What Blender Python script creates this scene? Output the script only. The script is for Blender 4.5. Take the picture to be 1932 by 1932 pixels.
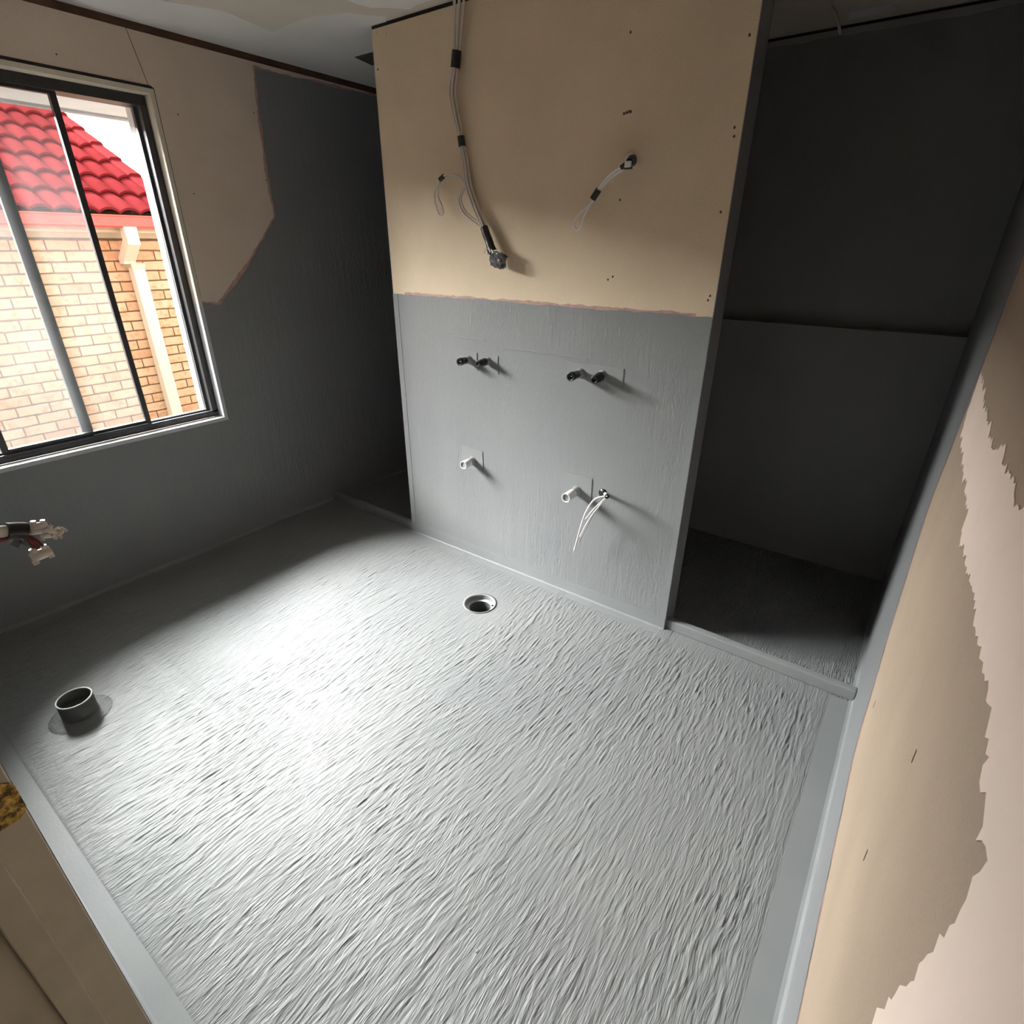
import bpy, bmesh, math, random
from mathutils import Vector, Matrix
random.seed(7)
for o in list(bpy.data.objects):
    bpy.data.objects.remove(o)
SC = bpy.context.scene
COL = SC.collection

# ------------------------------------------------------------------ camera
cam_d = bpy.data.cameras.new('camera'); cam = bpy.data.objects.new('camera', cam_d); COL.objects.link(cam)
cam_d.sensor_fit = 'HORIZONTAL'; cam_d.sensor_width = 36.0
cam_d.lens = 36.0 * 1033.1 / 1932.0
cam_d.clip_start = 0.01; cam_d.clip_end = 200
_R = Vector((0.80691938, 0.59064082, 0.00495374)); _D = Vector((0.26216965, -0.35062937, -0.89906959)); _F = Vector((-0.52929027, 0.72677539, -0.43777773))
cam.matrix_world = Matrix(((_R.x, -_D.x, -_F.x, 3.0007), (_R.y, -_D.y, -_F.y, -2.0379), (_R.z, -_D.z, -_F.z, 1.5723), (0, 0, 0, 1)))
SC.camera = cam

# ------------------------------------------------------------------ sky, sun, exposure
world = bpy.data.worlds.new('overcast_sky'); SC.world = world; world.use_nodes = True
bg = world.node_tree.nodes['Background']
bg.inputs[0].default_value = (0.93, 0.965, 1.0, 1); bg.inputs[1].default_value = 2.8
sun_d = bpy.data.lights.new('hazy_sun', 'SUN'); sun = bpy.data.objects.new('hazy_sun', sun_d); COL.objects.link(sun)
sun_d.energy = 146.0; sun_d.angle = math.radians(60); sun_d.color = (1.0, 0.985, 0.95)
sun_to = Vector((-0.89, -0.175, 0.385)).normalized()          # towards the bright part of the cloud, over the neighbour's roof
sun.rotation_euler = sun_to.to_track_quat('Z', 'Y').to_euler()
sun.location = (-4, -2, 6)
SC.view_settings.view_transform = 'Standard'; SC.view_settings.look = 'None'
SC.view_settings.gamma = 1.0; SC.view_settings.use_curve_mapping = False
SC.view_settings.exposure = 0.0

# ------------------------------------------------------------------ room dimensions (metres)
W = 3.14; H = 2.40; YN = -2.03; YB = 1.13; PX0 = 0.77; PX1 = 2.3775; PT = 0.11
WY0, WY1, WZ0, WZ1 = -1.80, -0.585, 0.70, 2.175           # window opening in the left wall

# ------------------------------------------------------------------ material helpers
def newmat(name):
    m = bpy.data.materials.new(name); m.use_nodes = True
    nt = m.node_tree; nt.nodes.clear()
    out = nt.nodes.new('ShaderNodeOutputMaterial'); b = nt.nodes.new('ShaderNodeBsdfPrincipled')
    nt.links.new(b.outputs[0], out.inputs[0])
    return m, nt, b, out
def N(nt, t, **kw):
    n = nt.nodes.new(t)
    for k, v in kw.items():
        if k.startswith('i_'):
            n.inputs[k[2:].replace('_', ' ')].default_value = v
        else: setattr(n, k, v)
    return n
def mathn(nt, op, a, b=None):
    n = nt.nodes.new('ShaderNodeMath'); n.operation = op
    for i, v in enumerate((a, b)):
        if v is None: continue
        if isinstance(v, (int, float)): n.inputs[i].default_value = v
        else: nt.links.new(v, n.inputs[i])
    return n.outputs[0]
def coord(nt, scale=(1, 1, 1), obj=True):
    tc = nt.nodes.new('ShaderNodeTexCoord'); mp = nt.nodes.new('ShaderNodeMapping')
    nt.links.new(tc.outputs['Object' if obj else 'Generated'], mp.inputs[0]); mp.inputs['Scale'].default_value = scale
    return mp.outputs[0]
def noise(nt, vec, scale, detail=2, rough=0.5, dist=0.0):
    n = N(nt, 'ShaderNodeTexNoise'); nt.links.new(vec, n.inputs['Vector'])
    n.inputs['Scale'].default_value = scale; n.inputs['Detail'].default_value = detail
    n.inputs['Roughness'].default_value = rough; n.inputs['Distortion'].default_value = dist
    return n.outputs[0]
def ramp(nt, fac, stops):
    r = nt.nodes.new('ShaderNodeValToRGB'); nt.links.new(fac, r.inputs[0])
    el = r.color_ramp.elements
    while len(el) < len(stops): el.new(0.5)
    for e, (p, c) in zip(el, stops):
        e.position = p; e.color = (*c, 1) if len(c) == 3 else c
    return r.outputs[0]
def bump(nt, b, h, strength, dist):
    n = nt.nodes.new('ShaderNodeBump'); n.inputs['Strength'].default_value = strength; n.inputs['Distance'].default_value = dist
    nt.links.new(h, n.inputs['Height']); nt.links.new(n.outputs[0], b.inputs['Normal'])
def simple(name, c, rough=0.5, metal=0.0, var=0.10, vscale=6.0, bscale=120.0, bstr=0.15, bdist=0.001, spec=0.5, detail=3):
    m, nt, b, out = newmat(name)
    v = coord(nt)
    lo = tuple(max(0, x * (1 - var)) for x in c); hi = tuple(min(1, x * (1 + var)) for x in c)
    nt.links.new(ramp(nt, noise(nt, v, vscale, detail, 0.6), [(0.3, lo), (0.7, hi)]), b.inputs['Base Color'])
    b.inputs['Roughness'].default_value = rough; b.inputs['Metallic'].default_value = metal
    b.inputs['Specular IOR Level'].default_value = spec
    if bstr: bump(nt, b, noise(nt, v, bscale, 2, 0.5), bstr, bdist)
    return m

M = {}
# grey brush-on waterproofing on walls
m, nt, b, _ = newmat('membrane_wall'); v = coord(nt)
nt.links.new(ramp(nt, noise(nt, v, 2.2, 4, 0.6), [(0.3, (0.194, 0.203, 0.212)), (0.7, (0.214, 0.220, 0.224))]), b.inputs['Base Color'])
b.inputs['Roughness'].default_value = 0.42
vs = coord(nt, (1, 1, 0.35))
h = mathn(nt, 'ADD', noise(nt, vs, 95, 3, 0.6, 0.6), mathn(nt, 'MULTIPLY', noise(nt, coord(nt, (1, 1, 0.12)), 30, 2), 0.8))
bump(nt, b, h, 0.8, 0.0032); M['memw'] = m
# grey brush-on waterproofing on the floor: long brush ridges running into the room
m, nt, b, _ = newmat('membrane_floor'); v = coord(nt)
nt.links.new(ramp(nt, noise(nt, v, 1.6, 4, 0.6), [(0.3, (0.194, 0.204, 0.210)), (0.7, (0.222, 0.230, 0.232))]), b.inputs['Base Color'])
b.inputs['Roughness'].default_value = 0.30
nt.links.new(mathn(nt, 'ADD', mathn(nt, 'MULTIPLY', noise(nt, v, 5, 3), 0.16), 0.36), b.inputs['Roughness']); b.inputs['Specular IOR Level'].default_value = 0.20
wn = N(nt, 'ShaderNodeTexNoise'); nt.links.new(v, wn.inputs['Vector']); wn.inputs['Scale'].default_value = 4.0; wn.inputs['Detail'].default_value = 2
va = N(nt, 'ShaderNodeVectorMath', operation='MULTIPLY_ADD'); nt.links.new(wn.outputs['Color'], va.inputs[0])
va.inputs[1].default_value = (0.042, 0.02, 0.0); nt.links.new(v, va.inputs[2])
def stretched(sx, sy, rot=0.0):
    mp = N(nt, 'ShaderNodeMapping'); nt.links.new(va.outputs[0], mp.inputs[0]); mp.inputs['Scale'].default_value = (sx, sy, 1); mp.inputs['Rotation'].default_value = (0, 0, rot)
    return mp.outputs[0]
def ridge(vec, wdt, seed):
    n = noise(nt, vec, 1.0, 2.0, 0.5, 0.25)
    d = mathn(nt, 'ABSOLUTE', mathn(nt, 'SUBTRACT', n, seed))
    mr = N(nt, 'ShaderNodeMapRange', interpolation_type='SMOOTHSTEP'); nt.links.new(d, mr.inputs[0])
    mr.inputs[1].default_value = 0.0; mr.inputs[2].default_value = wdt; mr.inputs[3].default_value = 1.0; mr.inputs[4].default_value = 0.0
    return mr.outputs[0]
r1 = ridge(stretched(78, 9), 0.085, 0.5); r2 = ridge(stretched(125, 16, 0.10), 0.10, 0.47)
msk = ramp(nt, noise(nt, v, 2.6, 2), [(0.35, (0.35,) * 3), (0.62, (1,) * 3)])
h = mathn(nt, 'ADD', r1, mathn(nt, 'MULTIPLY', r2, 0.7))
h = mathn(nt, 'MULTIPLY', h, msk)
h = mathn(nt, 'ADD', h, mathn(nt, 'MULTIPLY', noise(nt, v, 160, 2), 0.55))
bump(nt, b, h, 1.0, 0.0042); M['memf'] = m
m2 = m.copy(); m2.name = 'membrane_brushed'
for n_ in m2.node_tree.nodes:
    if n_.type == 'BUMP': n_.inputs['Strength'].default_value = 0.45; n_.inputs['Distance'].default_value = 0.0022
M['memc'] = m2
# same coating brushed smooth along tapes and coves
m, nt, b, _ = newmat('membrane_smooth'); v = coord(nt)
nt.links.new(ramp(nt, noise(nt, v, 3, 3, 0.6), [(0.3, (0.201, 0.212, 0.220)), (0.7, (0.236, 0.245, 0.250))]), b.inputs['Base Color'])
b.inputs['Roughness'].default_value = 0.48; b.inputs['Specular IOR Level'].default_value = 0.22
bump(nt, b, noise(nt, v, 120, 3, 0.6), 0.25, 0.0015); M['mems'] = m

def board_mat(name, c, speck):
    m, nt, b, _ = newmat(name); v = coord(nt)
    lo = tuple(x * 0.93 for x in c); hi = tuple(min(1, x * 1.06) for x in c)
    base = ramp(nt, noise(nt, v, 3.0, 5, 0.6), [(0.3, lo), (0.7, hi)])
    sp = ramp(nt, noise(nt, v, 230, 2, 0.7), [(0.30, (1 - speck,) * 3), (0.48, (1,) * 3)])
    mx = N(nt, 'ShaderNodeMix', data_type='RGBA', blend_type='MULTIPLY'); mx.inputs[0].default_value = 1.0
    nt.links.new(base, mx.inputs[6]); nt.links.new(sp, mx.inputs[7]); nt.links.new(mx.outputs[2], b.inputs['Base Color'])
    b.inputs['Roughness'].default_value = 0.78; b.inputs['Specular IOR Level'].default_value = 0.3
    bump(nt, b, noise(nt, v, 260, 3, 0.6), 0.2, 0.0008)
    return m
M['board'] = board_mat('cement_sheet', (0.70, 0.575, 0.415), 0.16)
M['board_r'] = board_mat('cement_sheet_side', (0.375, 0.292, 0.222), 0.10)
M['board_l'] = board_mat('cement_sheet_window_wall', (0.66, 0.55, 0.455), 0.14)
m, nt, b, _ = newmat('joint_plaster'); v = coord(nt, (1, 1, 0.6))
nt.links.new(ramp(nt, noise(nt, v, 4.5, 5, 0.65), [(0.32, (0.80, 0.67, 0.57)), (0.5, (0.84, 0.69, 0.605)), (0.72, (0.78, 0.675, 0.57))]), b.inputs['Base Color'])
b.inputs['Roughness'].default_value = 0.8; bump(nt, b, noise(nt, v, 60, 4, 0.6), 0.15, 0.001); M['plaster'] = m
M['primer'] = simple('pink_primer', (0.44, 0.275, 0.235), 0.6, var=0.18, vscale=40)
M['ceil'] = simple('ceiling_board', (0.74, 0.68, 0.60), 0.85, var=0.06, vscale=2.5, bscale=180)
M['ceilp'] = simple('ceiling_plaster', (0.84, 0.83, 0.81), 0.8, var=0.04, vscale=3, bscale=90)
M['cavity'] = simple('dark_cavity', (0.02, 0.017, 0.015), 0.9)
M['stud'] = simple('brown_timber_plate', (0.085, 0.042, 0.025), 0.8, var=0.3, vscale=12)
M['liner'] = simple('cream_timber', (0.62, 0.565, 0.46), 0.5, var=0.07, vscale=9)
M['linerm'] = simple('grey_coated_reveal', (0.50, 0.52, 0.535), 0.35, var=0.06)
M['alu'] = simple('dark_aluminium', (0.045, 0.045, 0.048), 0.38, metal=0.35, var=0.2, vscale=14, bscale=60)
M['alug'] = simple('grey_aluminium', (0.075, 0.088, 0.095), 0.5, metal=0.3, var=0.15)
M['reveal'] = simple('white_render', (0.72, 0.71, 0.69), 0.8, var=0.04, bscale=70, bstr=0.4)
M['soffit'] = simple('soffit_sheet', (0.66, 0.67, 0.67), 0.7, var=0.03)
M['gutg'] = simple('grey_gutter', (0.30, 0.31, 0.33), 0.5)
M['jamb'] = simple('cream_gloss_paint', (0.44, 0.385, 0.285), 0.42, var=0.08, vscale=14)
M['hallw'] = simple('hall_wall', (0.50, 0.46, 0.40), 0.8)
M['hallf'] = simple('hall_floor', (0.22, 0.18, 0.14), 0.7)
m, nt, b, _ = newmat('tarnished_brass'); v = coord(nt)
nt.links.new(ramp(nt, noise(nt, v, 95, 4, 0.7), [(0.40, (0.05, 0.03, 0.012)), (0.52, (0.28, 0.17, 0.04)), (0.66, (0.55, 0.38, 0.11))]), b.inputs['Base Color'])
b.inputs['Metallic'].default_value = 0.75; b.inputs['Roughness'].default_value = 0.38; bump(nt, b, noise(nt, v, 150, 3), 0.3, 0.0006); M['brass'] = m
M['cable'] = simple('white_cable', (0.62, 0.565, 0.50), 0.42, var=0.05, bstr=0)
M['wirew'] = simple('white_wire', (0.80, 0.77, 0.74), 0.38, var=0.03, bstr=0)
M['wirer'] = simple('dark_red_wire', (0.14, 0.012, 0.016), 0.4, var=0.1, bstr=0)
M['tape'] = simple('black_tape', (0.012, 0.011, 0.011), 0.35, var=0.2, bscale=200, bstr=0.3)
M['bag'] = simple('grey_plastic_wrap', (0.10, 0.105, 0.11), 0.22, var=0.5, vscale=60, bscale=110, bstr=0.8, bdist=0.004)
M['black'] = simple('black_plastic', (0.014, 0.014, 0.014), 0.3, var=0.2)
M['pipeg'] = simple('grey_coated_pipe', (0.30, 0.305, 0.31), 0.4)
M['pvc'] = simple('white_pvc', (0.74, 0.74, 0.74), 0.35, var=0.03)
M['plug'] = simple('blue_grey_plug', (0.20, 0.235, 0.25), 0.5)
M['pipetop'] = simple('pale_rim', (0.50, 0.52, 0.48), 0.45)
M['toiletp'] = simple('grey_green_plastic', (0.085, 0.094, 0.090), 0.38)
m, nt, b, _ = newmat('clear_connector'); b.inputs['Base Color'].default_value = (0.86, 0.80, 0.72, 1); b.inputs['Roughness'].default_value = 0.16
b.inputs['Transmission Weight'].default_value = 0.15; b.inputs['IOR'].default_value = 1.45; v = coord(nt); bump(nt, b, noise(nt, v, 140, 2), 0.25, 0.001); M['conn'] = m
M['tint'] = simple('brass_screw_core', (0.20, 0.13, 0.06), 0.4, metal=0.5)
# dusty glass: clear sheet plus a thin film of pale dust that scatters light
def glass_mat(name, lo, hi):
    m, nt, b, out = newmat(name); nt.nodes.remove(b); v = coord(nt)
    tr = N(nt, 'ShaderNodeBsdfTransparent'); tr.inputs[0].default_value = (0.95, 0.96, 0.96, 1)
    df = N(nt, 'ShaderNodeBsdfDiffuse'); df.inputs[0].default_value = (0.80, 0.76, 0.78, 1)
    tl = N(nt, 'ShaderNodeBsdfTranslucent'); tl.inputs[0].default_value = (0.80, 0.76, 0.78, 1)
    gl = N(nt, 'ShaderNodeBsdfGlossy'); gl.inputs['Roughness'].default_value = 0.02
    d = N(nt, 'ShaderNodeMixShader'); d.inputs[0].default_value = 0.5; nt.links.new(df.outputs[0], d.inputs[1]); nt.links.new(tl.outputs[0], d.inputs[2])
    fac = mathn(nt, 'ADD', mathn(nt, 'MULTIPLY', noise(nt, v, 3.2, 6, 0.7), hi - lo), lo)
    s = N(nt, 'ShaderNodeMixShader'); nt.links.new(fac, s.inputs[0]); nt.links.new(tr.outputs[0], s.inputs[1]); nt.links.new(d.outputs[0], s.inputs[2])
    g = N(nt, 'ShaderNodeMixShader'); g.inputs[0].default_value = 0.04; nt.links.new(s.outputs[0], g.inputs[1]); nt.links.new(gl.outputs[0], g.inputs[2])
    nt.links.new(g.outputs[0], out.inputs[0]); return m
M['glass'] = glass_mat('dusty_glass', 0.004, 0.042)
M['glass2'] = glass_mat('fixed_glass', 0.0, 0.02)
# neighbour's house
m, nt, b, _ = newmat('cream_brick'); v = coord(nt)
oi = N(nt, 'ShaderNodeObjectInfo')
sh = N(nt, 'ShaderNodeVectorMath', operation='MULTIPLY_ADD'); cx = N(nt, 'ShaderNodeCombineXYZ'); 
for i in range(3): nt.links.new(oi.outputs['Random'], cx.inputs[i])
nt.links.new(cx.outputs[0], sh.inputs[0]); sh.inputs[1].default_value = (37, 53, 71); nt.links.new(v, sh.inputs[2])
base = ramp(nt, oi.outputs['Random'], [(0.0, (0.62, 0.41, 0.235)), (0.4, (0.66, 0.46, 0.28)), (0.75, (0.70, 0.51, 0.33)), (1.0, (0.60, 0.34, 0.19))])
st = ramp(nt, noise(nt, sh.outputs[0], 13, 5, 0.7), [(0.50, (0, 0, 0)), (0.66, (1, 1, 1))])
mx = N(nt, 'ShaderNodeMix', data_type='RGBA'); nt.links.new(mathn(nt, 'MULTIPLY', st, 0.75), mx.inputs[0]); nt.links.new(base, mx.inputs[6]); mx.inputs[7].default_value = (0.56, 0.24, 0.10, 1)
nt.links.new(mx.outputs[2], b.inputs['Base Color']); b.inputs['Roughness'].default_value = 0.85
bump(nt, b, noise(nt, sh.outputs[0], 45, 4, 0.65), 0.6, 0.006); M['brick'] = m
M['mortar'] = simple('brown_mortar', (0.20, 0.12, 0.06), 0.9, var=0.15, vscale=20)
m, nt, b, _ = newmat('red_glazed_tile'); v = coord(nt); oi = N(nt, 'ShaderNodeObjectInfo')
nt.links.new(ramp(nt, mathn(nt, 'ADD', mathn(nt, 'MULTIPLY', oi.outputs['Random'], 0.5), mathn(nt, 'MULTIPLY', noise(nt, v, 9, 4), 0.5)), [(0.2, (0.115, 0.0155, 0.017)), (0.8, (0.14, 0.0215, 0.023))]), b.inputs['Base Color'])
b.inputs['Roughness'].default_value = 0.85; b.inputs['Specular IOR Level'].default_value = 0.0; bump(nt, b, noise(nt, v, 70, 3), 0.15, 0.002); M['tile'] = m
M['redgut'] = simple('red_gutter', (0.62, 0.125, 0.10), 0.5, var=0.08)
M['creamp'] = simple('cream_downpipe', (0.80, 0.71, 0.55), 0.5, var=0.03)
M['creamf'] = simple('cream_fascia', (0.62, 0.52, 0.39), 0.7, var=0.08, vscale=8)
M['ground'] = simple('dark_ground', (0.09, 0.075, 0.06), 0.95, var=0.2, vscale=2)
M['extw'] = simple('dark_cladding', (0.10, 0.07, 0.05), 0.9, var=0.2)

# ------------------------------------------------------------------ mesh helpers
class MB:
    def __init__(s): s.v = []; s.f = []; s.sm = []
    def add(s, vs, fs, smooth=False):
        o = len(s.v); s.v += [tuple(p) for p in vs]; s.f += [tuple(i + o for i in f) for f in fs]; s.sm += [smooth] * len(fs); return s
    def box(s, x0, x1, y0, y1, z0, z1, mtx=None):
        vs = [Vector((x, y, z)) for x in (x0, x1) for y in (y0, y1) for z in (z0, z1)]
        if mtx is not None: vs = [mtx @ p for p in vs]
        return s.add(vs, [(0, 1, 3, 2), (4, 6, 7, 5), (0, 4, 5, 1), (2, 3, 7, 6), (0, 2, 6, 4), (1, 5, 7, 3)])
    def prism(s, poly, fn, d0, d1):
        """poly in 2D; fn(a, b, d) -> 3D; extruded between depths d0 and d1"""
        n = len(poly); vs = [fn(a, b_, d0) for a, b_ in poly] + [fn(a, b_, d1) for a, b_ in poly]
        fs = [tuple(range(n)), tuple(range(2 * n - 1, n - 1, -1))] + [(i, (i + 1) % n, n + (i + 1) % n, n + i) for i in range(n)]
        return s.add(vs, fs)
    def tube(s, pts, r, seg=8, smooth_path=True, sub=5, caps=True, radii=None):
        P = [Vector(p) for p in pts]
        R_ = radii or [r] * len(P)
        if smooth_path and len(P) > 2:
            Q = []; RR = []
            for i in range(len(P) - 1):
                a, b_, c, d = P[max(i - 1, 0)], P[i], P[i + 1], P[min(i + 2, len(P) - 1)]
                for k in range(sub):
                    t = k / sub
                    Q.append(0.5 * ((2 * b_) + (c - a) * t + (2 * a - 5 * b_ + 4 * c - d) * t * t + (3 * b_ - a - 3 * c + d) * t ** 3)); RR.append(R_[i] * (1 - t) + R_[i + 1] * t)
            Q.append(P[-1]); RR.append(R_[-1]); P = Q; R_ = RR
        n = len(P); T = [(P[min(i + 1, n - 1)] - P[max(i - 1, 0)]).normalized() for i in range(n)]
        u = T[0].orthogonal().normalized(); vs = []
        for i in range(n):
            u = (u - T[i] * u.dot(T[i])).normalized(); w = T[i].cross(u)
            for k in range(seg):
                a = 2 * math.pi * k / seg; vs.append(P[i] + (u * math.cos(a) + w * math.sin(a)) * R_[i])
        fs = [(i * seg + k, i * seg + (k + 1) % seg, (i + 1) * seg + (k + 1) % seg, (i + 1) * seg + k) for i in range(n - 1) for k in range(seg)]
        s.add(vs, fs, True)
        if caps: s.add(vs[:seg], [tuple(reversed(range(seg)))]); s.add(vs[-seg:], [tuple(range(seg))])
        return s
    def lathe(s, prof, origin, axis='Z', seg=32, smooth=True, closed=False):
        """prof: list of (r, h)"""
        o = Vector(origin); vs = []
        for r, h in prof:
            for k in range(seg):
                a = 2 * math.pi * k / seg; c, d = r * math.cos(a), r * math.sin(a)
                vs.append(o + {'Z': Vector((c, d, h)), 'Y': Vector((c, -h, d)), 'X': Vector((h, c, d))}[axis])
        m_ = len(prof); fs = []
        for i in range(m_ - 1 + (1 if closed else 0)):
            j = (i + 1) % m_
            for k in range(seg): fs.append((i * seg + k, i * seg + (k + 1) % seg, j * seg + (k + 1) % seg, j * seg + k))
        return s.add(vs, fs, smooth)
    def build(s, name, mat, parent=None, kind=None, bevel=0.0, origin=None):
        me = bpy.data.meshes.new(name)
        vs = s.v
        if origin is not None: vs = [(x - origin[0], y - origin[1], z - origin[2]) for x, y, z in s.v]
        me.from_pydata(vs, [], s.f); me.update()
        for p, f in zip(me.polygons, s.sm): p.use_smooth = f
        bm = bmesh.new(); bm.from_mesh(me); bmesh.ops.recalc_face_normals(bm, faces=bm.faces)
        if bevel: bmesh.ops.bevel(bm, geom=[e for e in bm.edges if e.calc_face_angle(0) > 0.6], offset=bevel, segments=2, affect='EDGES', profile=0.6)
        bm.to_mesh(me); bm.free()
        me.materials.append(mat); o = bpy.data.objects.new(name, me); COL.objects.link(o)
        if origin is not None: o.location = origin
        if parent is not None:
            o.parent = parent
            if origin is not None: o.location = Vector(origin) - parent.location
            else: o.location = -parent.location
        if kind: o['kind'] = kind
        return o
def tag(o, label, cat, group=None):
    o['label'] = label; o['category'] = cat
    if group: o['group'] = group
    return o
def thing(name, label, cat, loc, group=None):
    o = bpy.data.objects.new(name, None); COL.objects.link(o); o.location = loc; o.empty_display_size = 0.05
    return tag(o, label, cat, group)
LEFT = lambda y, z, d: (d, y, z)
FRONT = lambda x, z, d: (x, -d, z)
RIGHT = lambda y, z, d: (W - d, y, z)
NEAR = lambda x, z, d: (x, YN + d, z)
CEIL = lambda x, y, d: (x, y, H - d)
def rough_edge(poly, which, amp=0.0025, step=0.018, seed=1):
    """split the listed edges into short runs and shake them, as a brushed edge"""
    rr = random.Random(seed); out = []
    n = len(poly)
    for i in range(n):
        a = Vector(poly[i]); b_ = Vector(poly[(i + 1) % n]); out.append(tuple(a))
        if i in which:
            k = max(2, int((b_ - a).length / step)); nrm = Vector((-(b_ - a).y, (b_ - a).x)).normalized(); w = 0
            for j in range(1, k):
                w = 0.65 * w + rr.uniform(-amp, amp); out.append(tuple(a.lerp(b_, j / k) + nrm * w))
    return out
def layer(name, poly, fn, d0, d1, mat, parent):
    return MB().prism(poly, fn, d0, d1).build(name, mat, parent)

# ================================================================== THE SETTING
# ---- left wall with the window opening
mb = MB(); T0 = -0.22
mb.box(T0, 0, -3.5, WY0, -0.35, H - 0.030); mb.box(T0, 0, WY1, YB + 0.12, -0.35, H - 0.030)
mb.box(T0, 0, WY0, WY1, -0.35, WZ0); mb.box(T0, 0, WY0, WY1, WZ1, H - 0.030)
wall_left = mb.build('wall_left', M['board_l'], kind='structure')
layer('top_plate', [(-3.4, H - 0.06), (YB, H - 0.06), (YB, H), (-3.4, H)], LEFT, -0.12, -0.004, M['stud'], wall_left)
mem = [(YN, 0), (YB - 0.075, 0), (YB, 2.365), (-0.075, 2.344), (-0.094, 2.057), (-0.098, 1.895), (-0.091, 1.706), (-0.294, 1.471), (-0.494, 1.288), (WY1, 1.305), (WY1, WZ0), (WY0, WZ0), (WY0, 1.30), (YN, 1.30)]
layer('primer_edge', rough_edge([(a - (0.012 if 3 <= i <= 9 else 0), b_ + (0.010 if i in (2, 3, 7, 8, 9) else 0)) for i, (a, b_) in enumerate(mem)], range(2, 9), 0.004, seed=3), LEFT, 0.0002, 0.0012, M['primer'], wall_left)
layer('membrane_coat', rough_edge(mem, range(2, 9), 0.003, seed=4), LEFT, 0.0008, 0.0028, M['memw'], wall_left)
layer('sheet_joint', [(-0.601, 2.175), (-0.5985, 2.175), (-0.640, 2.38), (-0.6425, 2.38)], LEFT, -0.001, 0.0008, M['stud'], wall_left)
def screw_hole(fn, a, b_, parent, r=0.004):
    MB().prism([(a + r * math.cos(t * math.pi / 4) * 0.8, b_ + r * math.sin(t * math.pi / 4)) for t in range(8)], fn, -0.001, 0.0006).build('screw_hole', M['stud'], parent)
for a, b_ in [(-0.5, 2.097), (-0.506, 1.786), (-0.12, 2.159), (-0.112, 1.871), (-0.921, 2.227), (-1.15, 2.26)]: screw_hole(LEFT, a, b_, wall_left, 0.0035)
MB().box(T0 - 0.012, T0, -3.5, WY0, -0.35, 2.15).box(T0 - 0.012, T0, WY1, 1.6, -0.35, 2.15).box(T0 - 0.012, T0, WY0, WY1, -0.35, WZ0).build('added_cladding', M['extw'], wall_left)  # unseen dark skin added to cut light bounced onto the neighbour's bricks
# ---- right wall
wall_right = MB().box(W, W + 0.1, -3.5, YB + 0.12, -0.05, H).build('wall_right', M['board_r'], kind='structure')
memr = [(YN, 0), (YB, 0), (YB, 2.385), (-0.075, 2.385), (-0.078, 1.60), (-0.088, 1.27), (-0.06, 0.87), (-0.14, 0.74), (-0.30, 0.545), (-0.44, 0.43), (-0.53, 0.345), (-0.62, 0.302), (-0.95, 0.285), (-1.318, 0.272), (YN, 0.262)]
layer('primer_edge', rough_edge([(a - (0.005 if 3 <= i <= 11 else 0), b_ + (0.004 if i >= 5 else 0)) for i, (a, b_) in enumerate(memr)], range(3, 14), 0.003, seed=5), RIGHT, 0.0002, 0.0010, M['primer'], wall_right)
layer('membrane_coat', rough_edge(memr, range(3, 14), 0.0022, seed=6), RIGHT, 0.0006, 0.0024, M['memw'], wall_right)
jh = [(-0.122, 1.266), (-0.144, 1.185), (-0.21, 1.128), (-0.60, 1.133), (-0.864, 1.149), (-0.90, 1.117), (-1.09, 1.144), (-1.274, 1.160), (-1.434, 1.185), (-1.481, 1.180), (-1.525, 1.177), (-1.533, 1.154), (-1.572, 1.162), (-1.588, 1.142), (-1.624, 1.163),
      (-1.628, 1.12), (-1.620, 1.06), (-1.621, 1.03), (-1.621, 0.985), (-1.607, 0.926), (-1.597, 0.86), (-1.59, 0.6), (-1.60, 0.30), (-1.98, 0.30), (-1.98, 2.38), (-1.62, 2.38), (-1.63, 1.9), (-1.615, 1.42), (-1.50, 1.335), (-1.24, 1.305), (-1.157, 1.299), (-0.969, 1.300), (-0.883, 1.276), (-0.762, 1.267), (-0.572, 1.270)]
layer('joint_plaster', rough_edge(jh, [i for i in range(len(jh)) if not 21 <= i <= 24], 0.009, 0.011, seed=9), RIGHT, 0.0003, 0.0016, M['plaster'], wall_right)
for a, b_ in [(-0.609, 0.494), (-1.263, 0.928), (-1.246, 0.683)]:
    MB().prism([(a - 0.003, b_ - 0.011), (a + 0.002, b_ - 0.010), (a + 0.004, b_ + 0.010), (a - 0.001, b_ + 0.009)], RIGHT, 0, 0.0006).build('scuff_mark', M['stud'], wall_right)
# ---- back wall of the shower, lower half built out to a ledge
wall_back = MB().box(-0.22, W + 0.1, YB, YB + 0.12, -0.05, H - 0.012).box(0, W, YB - 0.075, YB, -0.05, 1.23).build('wall_back', M['memw'], kind='structure')
layer('coat_edge', rough_edge([(0, H - 0.036), (W, H - 0.034), (W, H - 0.013), (0, H - 0.013)], (0,), 0.004, 0.03, 8), lambda x, z, d: (x, YB - d, z), 0.0, 0.0022, M['pipeg'], wall_back)
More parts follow.
